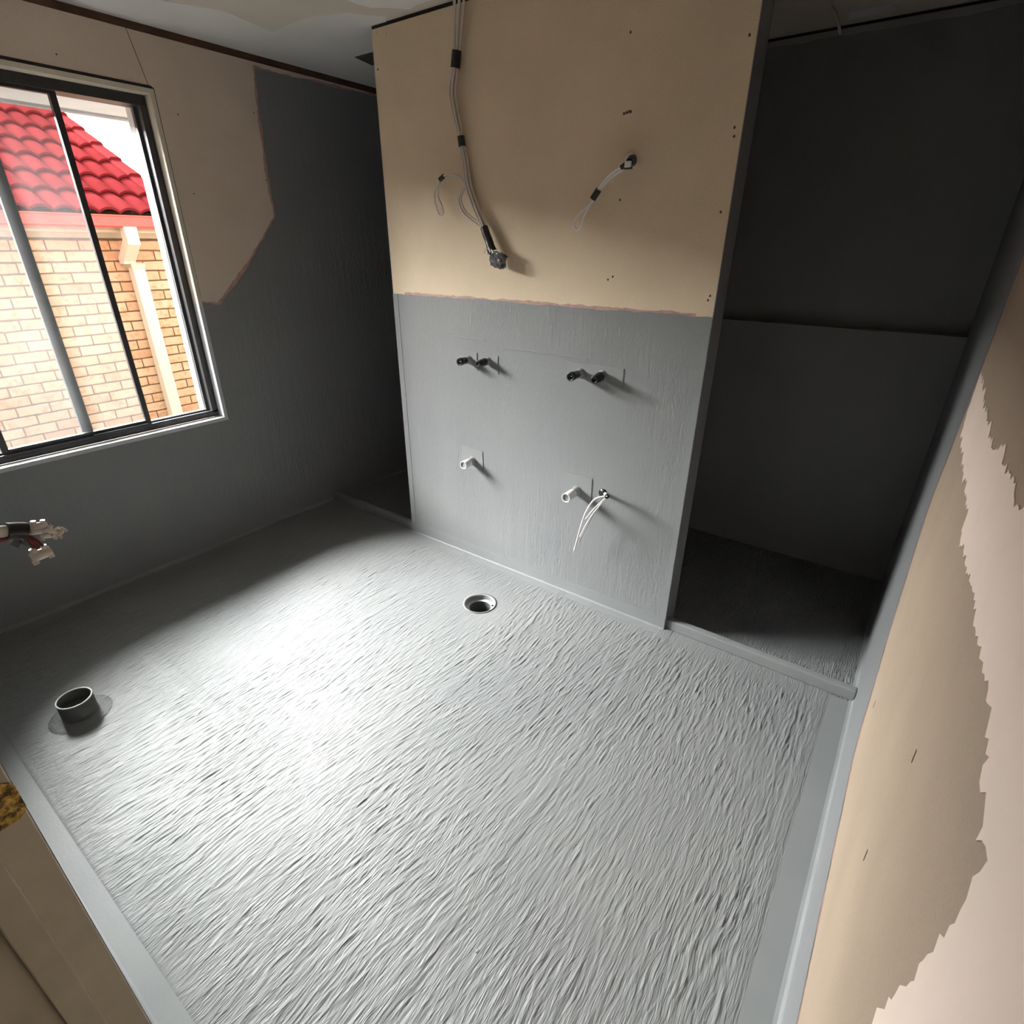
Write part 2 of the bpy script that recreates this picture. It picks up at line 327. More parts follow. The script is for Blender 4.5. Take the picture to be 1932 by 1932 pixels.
# ---- partition
wall_partition = MB().box(PX0, PX1, 0, PT, 0, H - 0.015).build('wall_partition', M['board'], kind='structure')
MB().box(PX1 - 0.0005, PX1 + 0.002, -0.001, PT + 0.002, 0, H - 0.014).build('end_coat', M['memw'], wall_partition)
MB().box(PX0 - 0.002, PX0 + 0.0005, 0.0, PT + 0.002, 0, H - 0.014).build('end_coat', M['memw'], wall_partition)
MB().box(PX0 - 0.002, PX1 + 0.002, PT - 0.0005, PT + 0.002, 0, H - 0.014).build('back_coat', M['memw'], wall_partition)
mp_ = [(PX0, 0), (PX1, 0), (PX1, 1.350), (1.9, 1.3495), (1.3, 1.353), (PX0, 1.352)]
layer('primer_edge', rough_edge([(PX0 + 0.08, 1.0), (PX1 - 0.06, 1.0), (PX1 - 0.06, 1.3585), (1.9, 1.359), (1.3, 1.361), (PX0 + 0.08, 1.359)], (2, 3, 4), 0.0035, seed=12), FRONT, 0.0002, 0.0010, M['primer'], wall_partition)
layer('membrane_coat', rough_edge(mp_, (2, 3, 4), 0.0025, seed=13), FRONT, 0.0005, 0.0024, M['memw'], wall_partition)
layer('corner_angle', [(PX1 - 0.022, 0), (PX1 + 0.001, 0), (PX1 + 0.001, 1.349), (PX1 - 0.024, 1.349)], FRONT, 0.0008, 0.0040, M['mems'], wall_partition)
layer('corner_angle', [(PX0 - 0.001, 0), (PX0 + 0.034, 0), (PX0 + 0.034, 1.350), (PX0 - 0.001, 1.350)], FRONT, 0.0008, 0.0038, M['mems'], wall_partition)
layer('base_tape', [(PX0, 0.0), (PX1, 0.0), (PX1, 0.062), (PX0, 0.068)], FRONT, 0.001, 0.0046, M['mems'], wall_partition)
layer('sheet_edge', [(PX0, 2.318), (PX1, 2.318), (PX1, 2.385), (PX0, 2.385)], FRONT, 0.0, 0.0006, M['board'], wall_partition)
for x0, x1, z0, z1 in [(1.203, 1.312, 1.040, 1.119), (1.326, 1.437, 1.036, 1.117), (1.192, 1.335, 0.520, 0.632), (1.80, 2.065, 1.05, 1.135), (1.812, 1.962, 0.532, 0.640), (1.40, 1.90, 1.155, 1.156), (1.15, 1.36, 1.178, 1.180)]:
    layer('sealing_patch', rough_edge([(x0, z0), (x1, z0 - 0.004), (x1 - 0.002, z1), (x0 + 0.002, z1 + 0.002)], (0, 1, 2, 3), 0.001, 0.02, seed=int(x0 * 100)), FRONT, 0.001, 0.0056, M['mems'], wall_partition)
for a, b_ in [(1.976, 2.188), (2.356, 2.122), (1.975, 1.974), (1.985, 1.976), (1.994, 1.978), (2.0, 1.977), (2.353, 1.901), (2.356, 1.878), (1.986, 1.72), (2.350, 1.673), (1.981, 1.468), (1.962, 1.457), (2.357, 1.419), (2.352, 1.405), (0.80, 2.37), (0.79, 2.25), (0.86, 2.36), (1.60, 2.35)]:
    screw_hole(FRONT, a, b_, wall_partition, 0.0045)
# ---- near wall with the doorway the picture is taken from
DX0, DX1, DZ = 2.26, 3.085, 2.06
wall_front = MB().box(-0.22, DX0 - 0.02, YN - 0.10, YN, -0.05, H - 0.012).box(DX0 - 0.02, W, YN - 0.10, YN, DZ + 0.02, H - 0.012).box(DX1 + 0.02, W, YN - 0.10, YN, -0.05, DZ + 0.02).build('wall_front', M['board_l'], kind='structure')
layer('membrane_coat', rough_edge([(0, 0), (DX0 - 0.02, 0), (DX0 - 0.02, 1.30), (0, 1.30)], (2,), 0.003, seed=21), NEAR, 0.0004, 0.002, M['memw'], wall_front)
door_1 = MB().box(DX0 - 0.02, DX0, YN - 0.125, YN + 0.0005, 0, DZ + 0.02).box(DX1, DX1 + 0.02, YN - 0.125, YN + 0.0005, 0, DZ + 0.02).box(DX0, DX1, YN - 0.125, YN + 0.0005, DZ, DZ + 0.02).build('door_1', M['jamb'], kind='structure', bevel=0.0015)
MB().box(DX0, DX0 + 0.011, YN - 0.071, YN - 0.038, 0, DZ).build('door_stop', M['jamb'], door_1, bevel=0.002)
MB().box(DX1 - 0.011, DX1, YN - 0.071, YN - 0.038, 0, DZ).build('door_stop', M['jamb'], door_1, bevel=0.002)
MB().box(DX0 + 0.011, DX1 - 0.011, YN - 0.071, YN - 0.038, DZ - 0.011, DZ).build('door_stop', M['jamb'], door_1, bevel=0.002)
for x0, x1 in ((DX0 - 0.06, DX0 - 0.006), (DX1 + 0.006, DX1 + 0.055)):
    MB().box(x0, x1, YN - 0.125, YN - 0.1, 0, DZ + 0.06).build('architrave', M['jamb'], door_1, bevel=0.003)
ring = []
for i in range(24):
    t = 2 * math.pi * i / 24; ring.append((YN - 0.026 + 0.028 * max(-1, min(1, 1.25 * math.cos(t))), 0.972 + 0.031 * max(-1, min(1, 1.15 * math.sin(t)))))
sp = MB().prism(ring, lambda y, z, d: (DX0 + d, y, z), 0.0002, 0.0022).build('strike_plate', M['brass'], door_1)
sp['label'] = 'tarnished brass strike plate with rounded lip on the door jamb'
# hall outside the doorway
hall = MB().box(-0.22, W + 0.1, -3.6, -3.5, -0.05, H).box(1.2, 1.3, -3.5, YN - 0.1, -0.05, H).build('wall_hall', M['hallw'], kind='structure')
MB().box(1.3, W, -3.5, YN - 0.03, -0.06, -0.004).build('floor_hall', M['hallf'], kind='structure')

# ---- floor with a round hole for the waste
DRX, DRY, DRR = 1.578, -0.346, 0.0745
TPX, TPY = 0.832, -1.768
bm = bmesh.new()
rc = [bm.verts.new(p) for p in ((0, YN, 0), (W, YN, 0), (W, YB, 0), (0, YB, 0))]
ed = [bm.edges.new((rc[i], rc[(i + 1) % 4])) for i in range(4)]
ci = [bm.verts.new((DRX + DRR * math.cos(2 * math.pi * k / 40), DRY + DRR * math.sin(2 * math.pi * k / 40), 0)) for k in range(40)]
ed += [bm.edges.new((ci[i], ci[(i + 1) % 40])) for i in range(40)]
bmesh.ops.triangle_fill(bm, use_beauty=True, edges=ed)
for f in bm.faces:
    if f.normal.z < 0: f.normal_flip()
ret = bmesh.ops.extrude_face_region(bm, geom=bm.faces[:]); 
bmesh.ops.translate(bm, vec=(0, 0, -0.03), verts=[g for g in ret['geom'] if isinstance(g, bmesh.types.BMVert)])
bmesh.ops.recalc_face_normals(bm, faces=bm.faces)
me = bpy.data.meshes.new('floor'); bm.to_mesh(me); bm.free(); me.materials.append(M['memf'])
floor = bpy.data.objects.new('floor', me); COL.objects.link(floor); floor['kind'] = 'structure'
def strip(x0, x1, y0, y1, h=0.0022, name='sealing_tape', mat='memf'):
    MB().box(x0, x1, y0, y1, -0.01, h).build(name, M[mat], floor)
strip(3.058, W, YN, 0.0, 0.0021, mat='mems')
strip(3.015, 3.06, 0.045, YB, 0.0010)
strip(0.0, DX0, YN, -1.968, 0.0016, mat='mems')
strip(0.0, 0.065, YN, 0.0, 0.0018, mat='mems')
strip(PX0, PX1, -0.052, 0.0, 0.0024, mat='mems')
# the brushed-on coat itself: thousands of short ridges left by the brush, over tape bands under the coat
import numpy as np
rng = np.random.default_rng(11)
gx0, gx1, gy0, gy1, dx, dy = 0.060, 3.062, -1.972, 0.014, 0.0023, 0.0075
xs = np.arange(gx0, gx1 + dx / 2, dx); ys = np.arange(gy0, gy1 + dy / 2, dy); nx_, ny_ = len(xs), len(ys)
Hh = np.zeros((ny_, nx_))
def lowfreq(sx, sy, seed):
    r_ = np.random.default_rng(seed); g_ = r_.random((int(3.2 / sy) + 3, int(3.2 / sx) + 3))
    fx = (xs - gx0) / sx; fy = (ys - gy0) / sy; ix = fx.astype(int); iy = fy.astype(int); tx = fx - ix; ty = fy - iy
    tx = tx * tx * (3 - 2 * tx); ty = ty * ty * (3 - 2 * ty)
    A = g_[np.ix_(iy, ix)]; B = g_[np.ix_(iy, ix + 1)]; C_ = g_[np.ix_(iy + 1, ix)]; D_ = g_[np.ix_(iy + 1, ix + 1)]
    return (A * (1 - tx) + B * tx) * (1 - ty)[:, None] + (C_ * (1 - tx) + D_ * tx) * ty[:, None]
flow = (lowfreq(0.45, 0.55, 3) - 0.5) * 0.55; vigour = 0.45 + 0.9 * lowfreq(0.30, 0.35, 5)
for k in range(40000):
    px, py = rng.uniform(gx0, gx1), rng.uniform(gy0, gy1); L_ = rng.uniform(0.025, 0.12); w_ = rng.uniform(0.0019, 0.0038)
    j, i = min(ny_ - 1, int((py - gy0) / dy)), min(nx_ - 1, int((px - gx0) / dx))
    ta = flow[j, i] + rng.normal(0, 0.10); cv = rng.normal(0, 0.5)
    hgt = rng.uniform(0.3, 1.0) * vigour[j, i] * 0.00112 * (1 if rng.random() < 0.72 else -0.8)
    j0, j1 = max(0, int((py - L_ / 2 - gy0) / dy)), min(ny_, int((py + L_ / 2 - gy0) / dy) + 1)
    rx = abs(ta) * L_ / 2 + 0.014; i0, i1 = max(0, int((px - rx - gx0) / dx)), min(nx_, int((px + rx - gx0) / dx) + 1)
    if j1 - j0 < 2 or i1 - i0 < 2: continue
    yy = ys[j0:j1] - py; xc = px + ta * yy + cv * yy * yy; tp = np.clip(1 - (2 * yy / L_) ** 2, 0, 1)
    Hh[j0:j1, i0:i1] += hgt * tp[:, None] * np.exp(-((xs[None, i0:i1] - xc[:, None]) / w_) ** 2)
Hh = np.clip(Hh, -0.0016, 0.0034)
X_, Y_ = np.meshgrid(xs, ys)
sst = lambda t: np.clip(t, 0, 1) ** 2 * (3 - 2 * np.clip(t, 0, 1))
def bandx(a_, b_, h_): return h_ * sst((X_ - a_) / 0.003 + 0.5) * sst((b_ - X_) / 0.003 + 0.5)
def bandy(a_, b_, h_): return h_ * sst((Y_ - a_) / 0.006 + 0.5) * sst((b_ - Y_) / 0.006 + 0.5)
edge = sst((X_ - gx0) / 0.03) * sst((gx1 - X_) / 0.06) * sst((Y_ - gy0) / 0.05) * sst((gy1 - 0.060 - Y_) / 0.05)
rd = np.hypot(X_ - DRX, Y_ - DRY); rt = np.hypot(X_ - TPX, Y_ - TPY)
edge = edge * (0.25 + 0.75 * sst((rd - 0.11) / 0.08)) * (0.2 + 0.8 * sst((rt - 0.09) / 0.05))
tape_h = bandx(2.360, 2.418, 0.0012) + bandx(2.955, 2.972, 0.0007) + bandx(3.015, 3.05, 0.0009) + bandy(-1.487, -1.438, 0.0008) + (bandx(1.835, 1.875, 0.0007) + bandx(1.205, 1.24, 0.0007)) * (Y_ > -1.44)
Z_ = 0.0018 + Hh * edge + tape_h
Z_[:, 0] = Z_[:, -1] = 0.0; Z_[0, :] = Z_[-1, :] = 0.0
co = np.stack([X_, Y_, Z_], -1).reshape(-1, 3)
idx = np.arange(nx_ * ny_).reshape(ny_, nx_); q_ = np.stack([idx[:-1, :-1], idx[:-1, 1:], idx[1:, 1:], idx[1:, :-1]], -1).reshape(-1, 4)
keep = (np.hypot(co[q_, 0].mean(1) - DRX, co[q_, 1].mean(1) - DRY) > 0.079) & (np.hypot(co[q_, 0].mean(1) - TPX, co[q_, 1].mean(1) - TPY) > 0.052); q_ = q_[keep]
me = bpy.data.meshes.new('brushed_coat'); me.vertices.add(len(co)); me.vertices.foreach_set('co', co.ravel().astype(np.float32))
me.loops.add(q_.size); me.loops.foreach_set('vertex_index', q_.ravel().astype(np.int32)); me.polygons.add(len(q_)); me.polygons.foreach_set('loop_start', np.arange(0, q_.size, 4, dtype=np.int32))
me.polygons.foreach_set('use_smooth', np.ones(len(q_), dtype=bool)); me.update(calc_edges=True); me.materials.append(M['memc'])
coat = bpy.data.objects.new('brushed_coat', me); COL.objects.link(coat); coat.parent = floor
# coves where floor meets walls
def cove(p0, p1, nx, ny, r=0.012):
    a = Vector(p0); b_ = Vector(p1); n = Vector((nx, ny, 0)); mbx = MB(); prof = [(0, 0), (r, 0), (0.45 * r, 0.16 * r), (0.16 * r, 0.45 * r), (0, r)]
    vs = [a + n * u + Vector((0, 0, h_)) for u, h_ in prof] + [b_ + n * u + Vector((0, 0, h_)) for u, h_ in prof]; k = len(prof)
    mbx.add(vs, [tuple(range(k)), tuple(range(2 * k - 1, k - 1, -1))] + [(i, (i + 1) % k, k + (i + 1) % k, k + i) for i in range(k)]); mbx.build('cove_bead', M['mems'], floor)
cove((0.002, YN, 0.002), (0.002, YB - 0.075, 0.002), 1, 0, 0.02); cove((W - 0.002, YN, 0.002), (W - 0.002, YB - 0.075, 0.002), -1, 0, 0.016)
cove((PX0, -0.003, 0.002), (PX1, -0.003, 0.002), 0, -1, 0.012); cove((0, YN + 0.002, 0.001), (DX0 - 0.02, YN + 0.002, 0.001), 0, 1, 0.014)
# blobs of dried coating
for x, y, r in [(2.455, -1.46, 0.0055), (2.50, -1.485, 0.0065)]:
    MB().lathe([(r, 0), (r * 0.85, r * 0.4), (r * 0.45, r * 0.68), (0.0001, r * 0.75)], (x, y, 0.0), seg=12).build('coating_blob', M['mems'], floor)

# ---- ceiling
ceiling = MB().box(-0.22, W + 0.1, -3.6, YB + 0.12, H, H + 0.12).build('ceiling', M['ceil'], kind='structure')
cp1 = [(0, -3.0), (0.33, -3.0), (0.33, -0.626), (0.42, -0.448), (0.367, -0.197), (0.55, -0.2045), (0.655, -0.202), (0.80, -0.155), (0.8957, -0.033), (0.80, 0.06), (0.70, 0.30), (0.62, YB), (0, YB)]
layer('joint_plaster', cp1, CEIL, 0, 0.0012, M['ceilp'], ceiling)
layer('joint_plaster', rough_edge([(0.83, -0.9), (1.15, -0.9), (1.25, -0.05), (1.03, -0.03), (0.92, -0.13)], (0, 1, 2, 3, 4), 0.01, 0.05, 4), CEIL, 0, 0.0012, M['ceilp'], ceiling)
layer('grey_green_patch', [(0.372, 0.238), (0.62, 0.238), (0.62, 0.383), (0.335, 0.383)], CEIL, 0.0008, 0.0026, M['toiletp'], ceiling)  # flat dark grey-green patch on the ceiling
layer('joint_plaster', [(2.42, 0.985), (2.56, 0.985), (2.58, 1.06), (2.40, 1.075)], CEIL, 0, 0.0015, M['ceilp'], ceiling)
MB().box(PX0 - 0.004, PX1 + 0.004, 0.006, PT - 0.006, H - 0.016, H).build('gap_shade', M['cavity'], ceiling)  # near-black fills stand for the shade in the open ceiling gaps
MB().box(0, W, YB + 0.004, YB + 0.1, H - 0.014, H - 0.001).build('gap_shade', M['cavity'], ceiling)

# ---- window
win = MB().box(-0.052, 0.004, WY0, WY0 + 0.019, WZ0, WZ1).box(-0.052, 0.004, WY1 - 0.019, WY1, 1.296, WZ1).box(-0.052, 0.004, WY0 + 0.019, WY1 - 0.019, WZ1 - 0.019, WZ1).build('window_1', M['liner'], kind='structure', bevel=0.0012)
MB().box(-0.052, 0.0046, WY1 - 0.0195, WY1 + 0.0006, WZ0, 1.296).box(-0.052, 0.0046, WY0 + 0.019, WY1 - 0.0195, WZ0 - 0.0006, WZ0 + 0.019).build('coated_liner', M['linerm'], win, bevel=0.0015)
layer('gap_line', [(WY0, WZ1 + 0.0), (WY1 + 0.001, WZ1), (WY1 + 0.004, WZ1 + 0.004), (WY1 - 0.01, WZ1 + 0.011), (WY0, WZ1 + 0.013)], LEFT, 0.0, 0.0014, M['cavity'], win)
layer('gap_line', [(WY1, 1.33), (WY1 + 0.0025, 1.33), (WY1 + 0.004, WZ1 + 0.002), (WY1, WZ1 + 0.002)], LEFT, 0.0, 0.0010, M['cavity'], win)
fy0, fy1, fz0, fz1 = WY0 + 0.019, WY1 - 0.019, WZ0 + 0.019, WZ1 - 0.019
MB().box(-0.145, -0.052, fy0, fy1, fz1 - 0.040, fz1).build('frame_head', M['alu'], win, bevel=0.002)
MB().box(-0.145, -0.052, fy0, fy1, fz0, fz0 + 0.022).box(-0.060, -0.052, fy0, fy1, fz0 + 0.022, fz0 + 0.034).box(-0.104, -0.096, fy0, fy1, fz0 + 0.022, fz0 + 0.036).box(-0.145, -0.137, fy0, fy1, fz0 + 0.022, fz0 + 0.030).build('frame_sill', M['alu'], win, bevel=0.0015)
for a, b_ in ((fy0, fy0 + 0.034), (fy1 - 0.030, fy1)):
    MB().box(-0.145, -0.052, a, b_, fz0 + 0.022, fz1 - 0.040).build('frame_jamb', M['alu'], win, bevel=0.002)
MB().box(-0.100, -0.094, fy1 - 0.042, fy1 - 0.030, fz0 + 0.022, fz1 - 0.040).build('jamb_channel', M['alug'], win)
MB().box(-0.132, -0.108, -1.222, -1.178, fz0 + 0.030, fz1 - 0.04).build('mullion', M['alug'], win, bevel=0.002)
MB().box(-0.122, -0.118, fy0 + 0.03, -1.205, fz0 + 0.024, fz1 - 0.04).build('pane', M['glass2'], win)
sash = MB().box(-0.090, -0.066, -0.962, -0.938, fz0 + 0.036, fz1 - 0.036).box(-0.090, -0.066, -1.535, -1.510, fz0 + 0.036, fz1 - 0.036).box(-0.090, -0.066, -1.51, -0.962, fz1 - 0.052, fz1 - 0.036).box(-0.090, -0.066, -1.51, -0.962, fz0 + 0.036, fz0 + 0.052).build('sliding_sash', M['alu'], win, bevel=0.002)
MB().box(-0.080, -0.076, -1.512, -0.960, fz0 + 0.05, fz1 - 0.05).build('pane', M['glass'], sash)
MB().box(-0.064, -0.052, -0.96, -1.20, fz0 + 0.0345, fz0 + 0.039).build('latch_strip', M['alug'], win)
# a strip of reveal coating peeling at the jamb
MB().prism([(0.98, -0.054), (1.33, -0.054), (1.30, -0.062), (0.96, -0.060)], lambda z, x, d: (x, fy1 - 0.0005 - d, z), 0.0, 0.0035).build('peeling_coat', M['linerm'], win)
MB().box(-0.24, -0.145, fy1 - 0.010, fy1 + 0.05, WZ0 - 0.05, WZ1 + 0.02).build('outer_reveal', M['reveal'], win)
MB().box(-0.24, -0.145, fy0 - 0.05, fy0 + 0.010, WZ0 - 0.05, WZ1 + 0.02).build('outer_reveal', M['reveal'], win)
MB().box(-0.26, -0.145, fy0 - 0.05, fy1 + 0.05, WZ0 - 0.09, WZ0 + 0.012).build('outer_sill', M['reveal'], win)

# ---- outside of our own house
eave = MB().box(-0.60, -0.221, -3.6, 1.6, 2.150, 2.16).build('trim_1', M['soffit'], kind='structure')
MB().box(-0.645, -0.60, -3.6, 1.6, 2.139, 2.32).build('fascia', M['gutg'], eave)
MB().box(-0.74, -0.646, -3.6, 1.6, 2.158, 2.17).box(-0.74, -0.73, -3.6, 1.6, 2.17, 2.27).build('gutter', M['gutg'], eave)
MB().add([(-0.70, -3.6, 2.29), (-0.70, 1.6, 2.29), (3.4, 1.6, 4.1), (3.4, -3.6, 4.1), (-0.70, -3.6, 2.32), (-0.70, 1.6, 2.32), (3.4, 1.6, 4.13), (3.4, -3.6, 4.13)], [(0, 1, 2, 3), (7, 6, 5, 4), (0, 4, 5, 1), (1, 5, 6, 2), (2, 6, 7, 3), (3, 7, 4, 0)]).build('roof_slab', M['redgut'], eave)
MB().box(-40, 40, -40, 40, -0.42, -0.35).build('ground', M['ground'], kind='structure')

# ---- shower hobs
hob = MB().box(0.003, PX0 - 0.003, 0.004, 0.040, 0.0, 0.048).build('shower_hob', M['mems'], bevel=0.006); tag(hob, 'low grey hob across the opening between window wall and partition', 'threshold', 'shower hobs')
hob = MB().box(PX1 + 0.003, W - 0.003, 0.010, 0.045, 0.0, 0.050).build('shower_hob', M['mems'], bevel=0.006); tag(hob, 'low grey hob across the opening between partition and right wall', 'threshold', 'shower hobs')

# ================================================================== PLUMBING
floor_waste = thing('floor_waste', 'round grey floor waste sunk in the floor near the partition', 'drain', (DRX, DRY, 0))
MB().lathe([(DRR - 0.004, -0.001), (DRR + 0.008, 0.0038), (DRR + 0.001, 0.0042), (DRR - 0.003, 0.001)], (DRX, DRY, 0), seg=40).build('rim', M['mems'], floor_waste)
MB().lathe([(DRR - 0.003, 0.001), (DRR - 0.005, -0.020)], (DRX, DRY, 0), seg=40).build('collar', M['mems'], floor_waste)
MB().lathe([(DRR - 0.005, -0.020), (0.0525, -0.022)], (DRX, DRY, 0), seg=40).build('ledge', M['linerm'], floor_waste)  # paler than rim and collar: the lit step is put into the colour
MB().lathe([(0.0525, -0.022), (0.0515, -0.13)], (DRX, DRY, 0), seg=40).build('pipe', M['toiletp'], floor_waste)  # grey coating in shade: pipe and bottom get darker colours for it
MB().lathe([(0.0515, -0.13), (0.0001, -0.13)], (DRX, DRY, 0), seg=40).build('pipe_bottom', M['black'], floor_waste)
MB().lathe([(0.0001, 0), (0.006, 0), (0.006, 0.0025), (0.0001, 0.003)], (DRX + 0.040, DRY + 0.046, -0.0205), seg=10).build('screw', M['black'], floor_waste)
tp = thing('toilet_pipe', 'short grey toilet waste pipe standing up from the floor near the left edge', 'pipe', (TPX, TPY, 0))
MB().lathe([(0.0555, 0.0), (0.0555, 0.080), (0.0515, 0.080), (0.0515, 0.030)], (TPX, TPY, 0), seg=40).build('pipe', M['toiletp'], tp)
MB().lathe([(0.0557, 0.0780), (0.0557, 0.0812), (0.0512, 0.0812), (0.0512, 0.0780)], (TPX, TPY, 0), seg=40).build('rim', M['pipetop'], tp)
MB().lathe([(0.0515, 0.034), (0.0001, 0.034)], (TPX, TPY, 0), seg=40).build('plug', M['toiletp'], tp)
MB().lathe([(0.100, 0.0), (0.098, 0.0022), (0.080, 0.0030), (0.062, 0.0040), (0.0556, 0.009)], (TPX, TPY, 0.0), seg=40).build('collar', M['memf'], tp)

def stub(name, label, x, z, ln, r, kind, tilt=(0, 0), group=None):
    t = thing(name, label, 'pipe', (x, 0, z), group)
    mtx = Matrix.Translation((x, 0, z)) @ Matrix.Rotation(tilt[0], 4, 'X') @ Matrix.Rotation(tilt[1], 4, 'Z') @ Matrix.Translation((-x, 0, -z))
    def L(prof, nm, mat, seg=20):
        mb_ = MB().lathe(prof, (x, 0, z), 'Y', seg); mb_.v = [tuple(mtx @ Vector(p)) for p in mb_.v]; return mb_.build(nm, M[mat], t)
    if kind == 'tap':
        L([(r + 0.010, 0.001), (r + 0.006, 0.006), (r + 0.001, 0.014)], 'flange', 'mems')
        L([(r, 0.0), (r, ln * 0.55)], 'pipe', 'pipeg')
        L([(r * 0.9, ln * 0.40), (r * 1.06, ln * 0.42), (r * 1.06, ln * 0.74), (r * 1.16, ln * 0.76), (r * 1.16, ln), (r * 0.80, ln), (r * 0.80, ln * 0.86), (0.0001, ln * 0.84)], 'cap', 'black')
        L([(0.0001, ln * 0.86), (0.0035, ln * 0.87), (0.0028, ln * 0.92), (0.0001, ln * 0.93)], 'screw', 'pvc', 10)
    elif kind == 'barbed':
        L([(r + 0.010, 0.001), (r + 0.006, 0.006), (r + 0.001, 0.014)], 'flange', 'mems')
        L([(r, 0.0), (r, ln * 0.5)], 'pipe', 'pipeg')
        L([(r * 0.9, ln * 0.30), (r * 1.25, ln * 0.32), (r * 1.25, ln * 0.48), (r * 0.85, ln * 0.50), (r * 0.85, ln * 0.60), (r * 1.15, ln * 0.62), (r * 1.15, ln * 0.72), (r * 0.8, ln * 0.74), (r * 0.98, ln * 0.80), (r * 0.98, ln), (r * 0.62, ln), (r * 0.62, ln * 0.9), (0.0001, ln * 0.9)], 'plug_fitting', 'black')
    else:
        L([(r + 0.008, 0.001), (r + 0.005, 0.005), (r + 0.0005, 0.012)], 'flange', 'mems')
        L([(r, 0.0), (r, ln * 0.52)], 'sleeve', 'pipeg')
        L([(r, ln * 0.40), (r * 1.04, ln * 0.42), (r * 1.04, ln), (r * 0.86, ln), (r * 0.86, ln * 0.9)], 'pipe', 'pvc')
        L([(r * 0.86, ln * 0.93), (0.0001, ln * 0.93)], 'plug', 'plug')
    return t
stub('tap_pipe', 'black capped tap pipe, leftmost of the upper pipes on the partition', 1.262, 1.081, 0.076, 0.0155, 'tap', group='tap pipes')
stub('tap_pipe', 'black capped tap pipe in the upper right pair, beside the patch seam', 1.872, 1.094, 0.090, 0.0160, 'tap', group='tap pipes')
stub('spout_pipe', 'black ribbed fitting beside the leftmost tap pipe, in one square patch', 1.378, 1.088, 0.074, 0.0140, 'barbed', (0.05, -0.1), group='spout pipes')
stub('spout_pipe', 'black ribbed fitting at the right end of the upper pipes', 1.972, 1.098, 0.082, 0.0155, 'barbed', (0.05, 0.05), group='spout pipes')
stub('waste_pipe', 'white plugged waste pipe under the left tap pipes', 1.268, 0.568, 0.082, 0.0200, 'waste', group='basin waste pipes')
stub('waste_pipe', 'white plugged waste pipe beside the cable hole low on the partition', 1.888, 0.563, 0.105, 0.0205, 'waste', group='basin waste pipes')

# ================================================================== ELECTRICAL
def off(pts, dx=0, dy=0, dz=0): return [(x + dx, y + dy, z + dz) for x, y, z in pts]
bund = [(1.290, -0.035, 2.399), (1.284, -0.032, 2.375), (1.262, -0.026, 2.237), (1.251, -0.026, 2.188), (1.235, -0.026, 2.113), (1.247, -0.024, 2.032), (1.268, -0.022, 1.964), (1.273, -0.022, 1.935), (1.284, -0.022, 1.884), (1.297, -0.022, 1.803), (1.324, -0.024, 1.741), (1.359, -0.026, 1.679), (1.389, -0.03, 1.636), (1.411, -0.032, 1.600)]
cb = thing('cable_bundle', 'bundle of white cables hanging from the ceiling down the partition', 'cables', (1.285, -0.03, 2.40))
spread = [1.9, 1.7, 0.75, 0.75, 1.0, 0.9, 0.6, 0.6, 0.85, 1.0, 1.05, 1.0, 0.75, 0.6]
for dx, dy in ((-0.019, 0.002), (-0.009, -0.010), (0.000, 0.006), (0.008, -0.009), (0.018, 0.003)):
    MB().tube([(x + dx * s_ * 0.72, y + dy * min(1, s_) - (0.004 if i == 4 else 0), z) for i, ((x, y, z), s_) in enumerate(zip(bund, spread))], 0.0046, 8).build('cable', M['cable'], cb)
bow = [(1.297, -0.024, 1.815), (1.264, -0.035, 1.766), (1.258, -0.038, 1.732), (1.284, -0.038, 1.692), (1.334, -0.034, 1.660), (1.379, -0.032, 1.636)]
for k in range(2): MB().tube(off(bow, 0.008 * k, 0.006 * k, 0.005 * k), 0.0044, 8).build('cable', M['cable'], cb)
loop = [(1.285, -0.03, 1.803), (1.253, -0.032, 1.83), (1.202, -0.032, 1.838), (1.162, -0.034, 1.829), (1.128, -0.036, 1.794), (1.119, -0.038, 1.754), (1.13, -0.040, 1.719), (1.148, -0.040, 1.689), (1.168, -0.038, 1.697), (1.155, -0.036, 1.73), (1.139, -0.034, 1.759), (1.142, -0.030, 1.799), (1.166, -0.027, 1.826), (1.21, -0.025, 1.832), (1.261, -0.024, 1.818), (1.292, -0.024, 1.781)]
MB().tube(loop, 0.0040, 8).build('cable_loop', M['cable'], cb)
MB().tube([(1.174, -0.031, 1.834), (1.150, -0.031, 1.822)], 0.0095, 8, False).build('tape_wrap', M['tape'], cb)
tw = MB().tube([(1.263, -0.026, 2.240), (1.258, -0.026, 2.215), (1.252, -0.026, 2.188)], 0.0185, 10).build('tape_wrap', M['tape'], cb)
MB().prism([(1.262, 2.205), (1.282, 2.190), (1.262, 2.180), (1.24, 2.186)], lambda a, b_, d: (a, -0.042 - d, b_), 0, 0.002).build('tape_end', M['tape'], tw)
MB().tube([(1.267, -0.022, 1.967), (1.273, -0.022, 1.932)], 0.0150, 10, False).build('tape_wrap', M['tape'], cb)
MB().tube([(1.386, -0.030, 1.640), (1.400, -0.032, 1.612), (1.413, -0.033, 1.590), (1.425, -0.036, 1.566), (1.442, -0.040, 1.545)], 0.016, 10, radii=[0.0165, 0.0170, 0.0165, 0.0175, 0.019]).build('tape_wrap', M['tape'], cb)
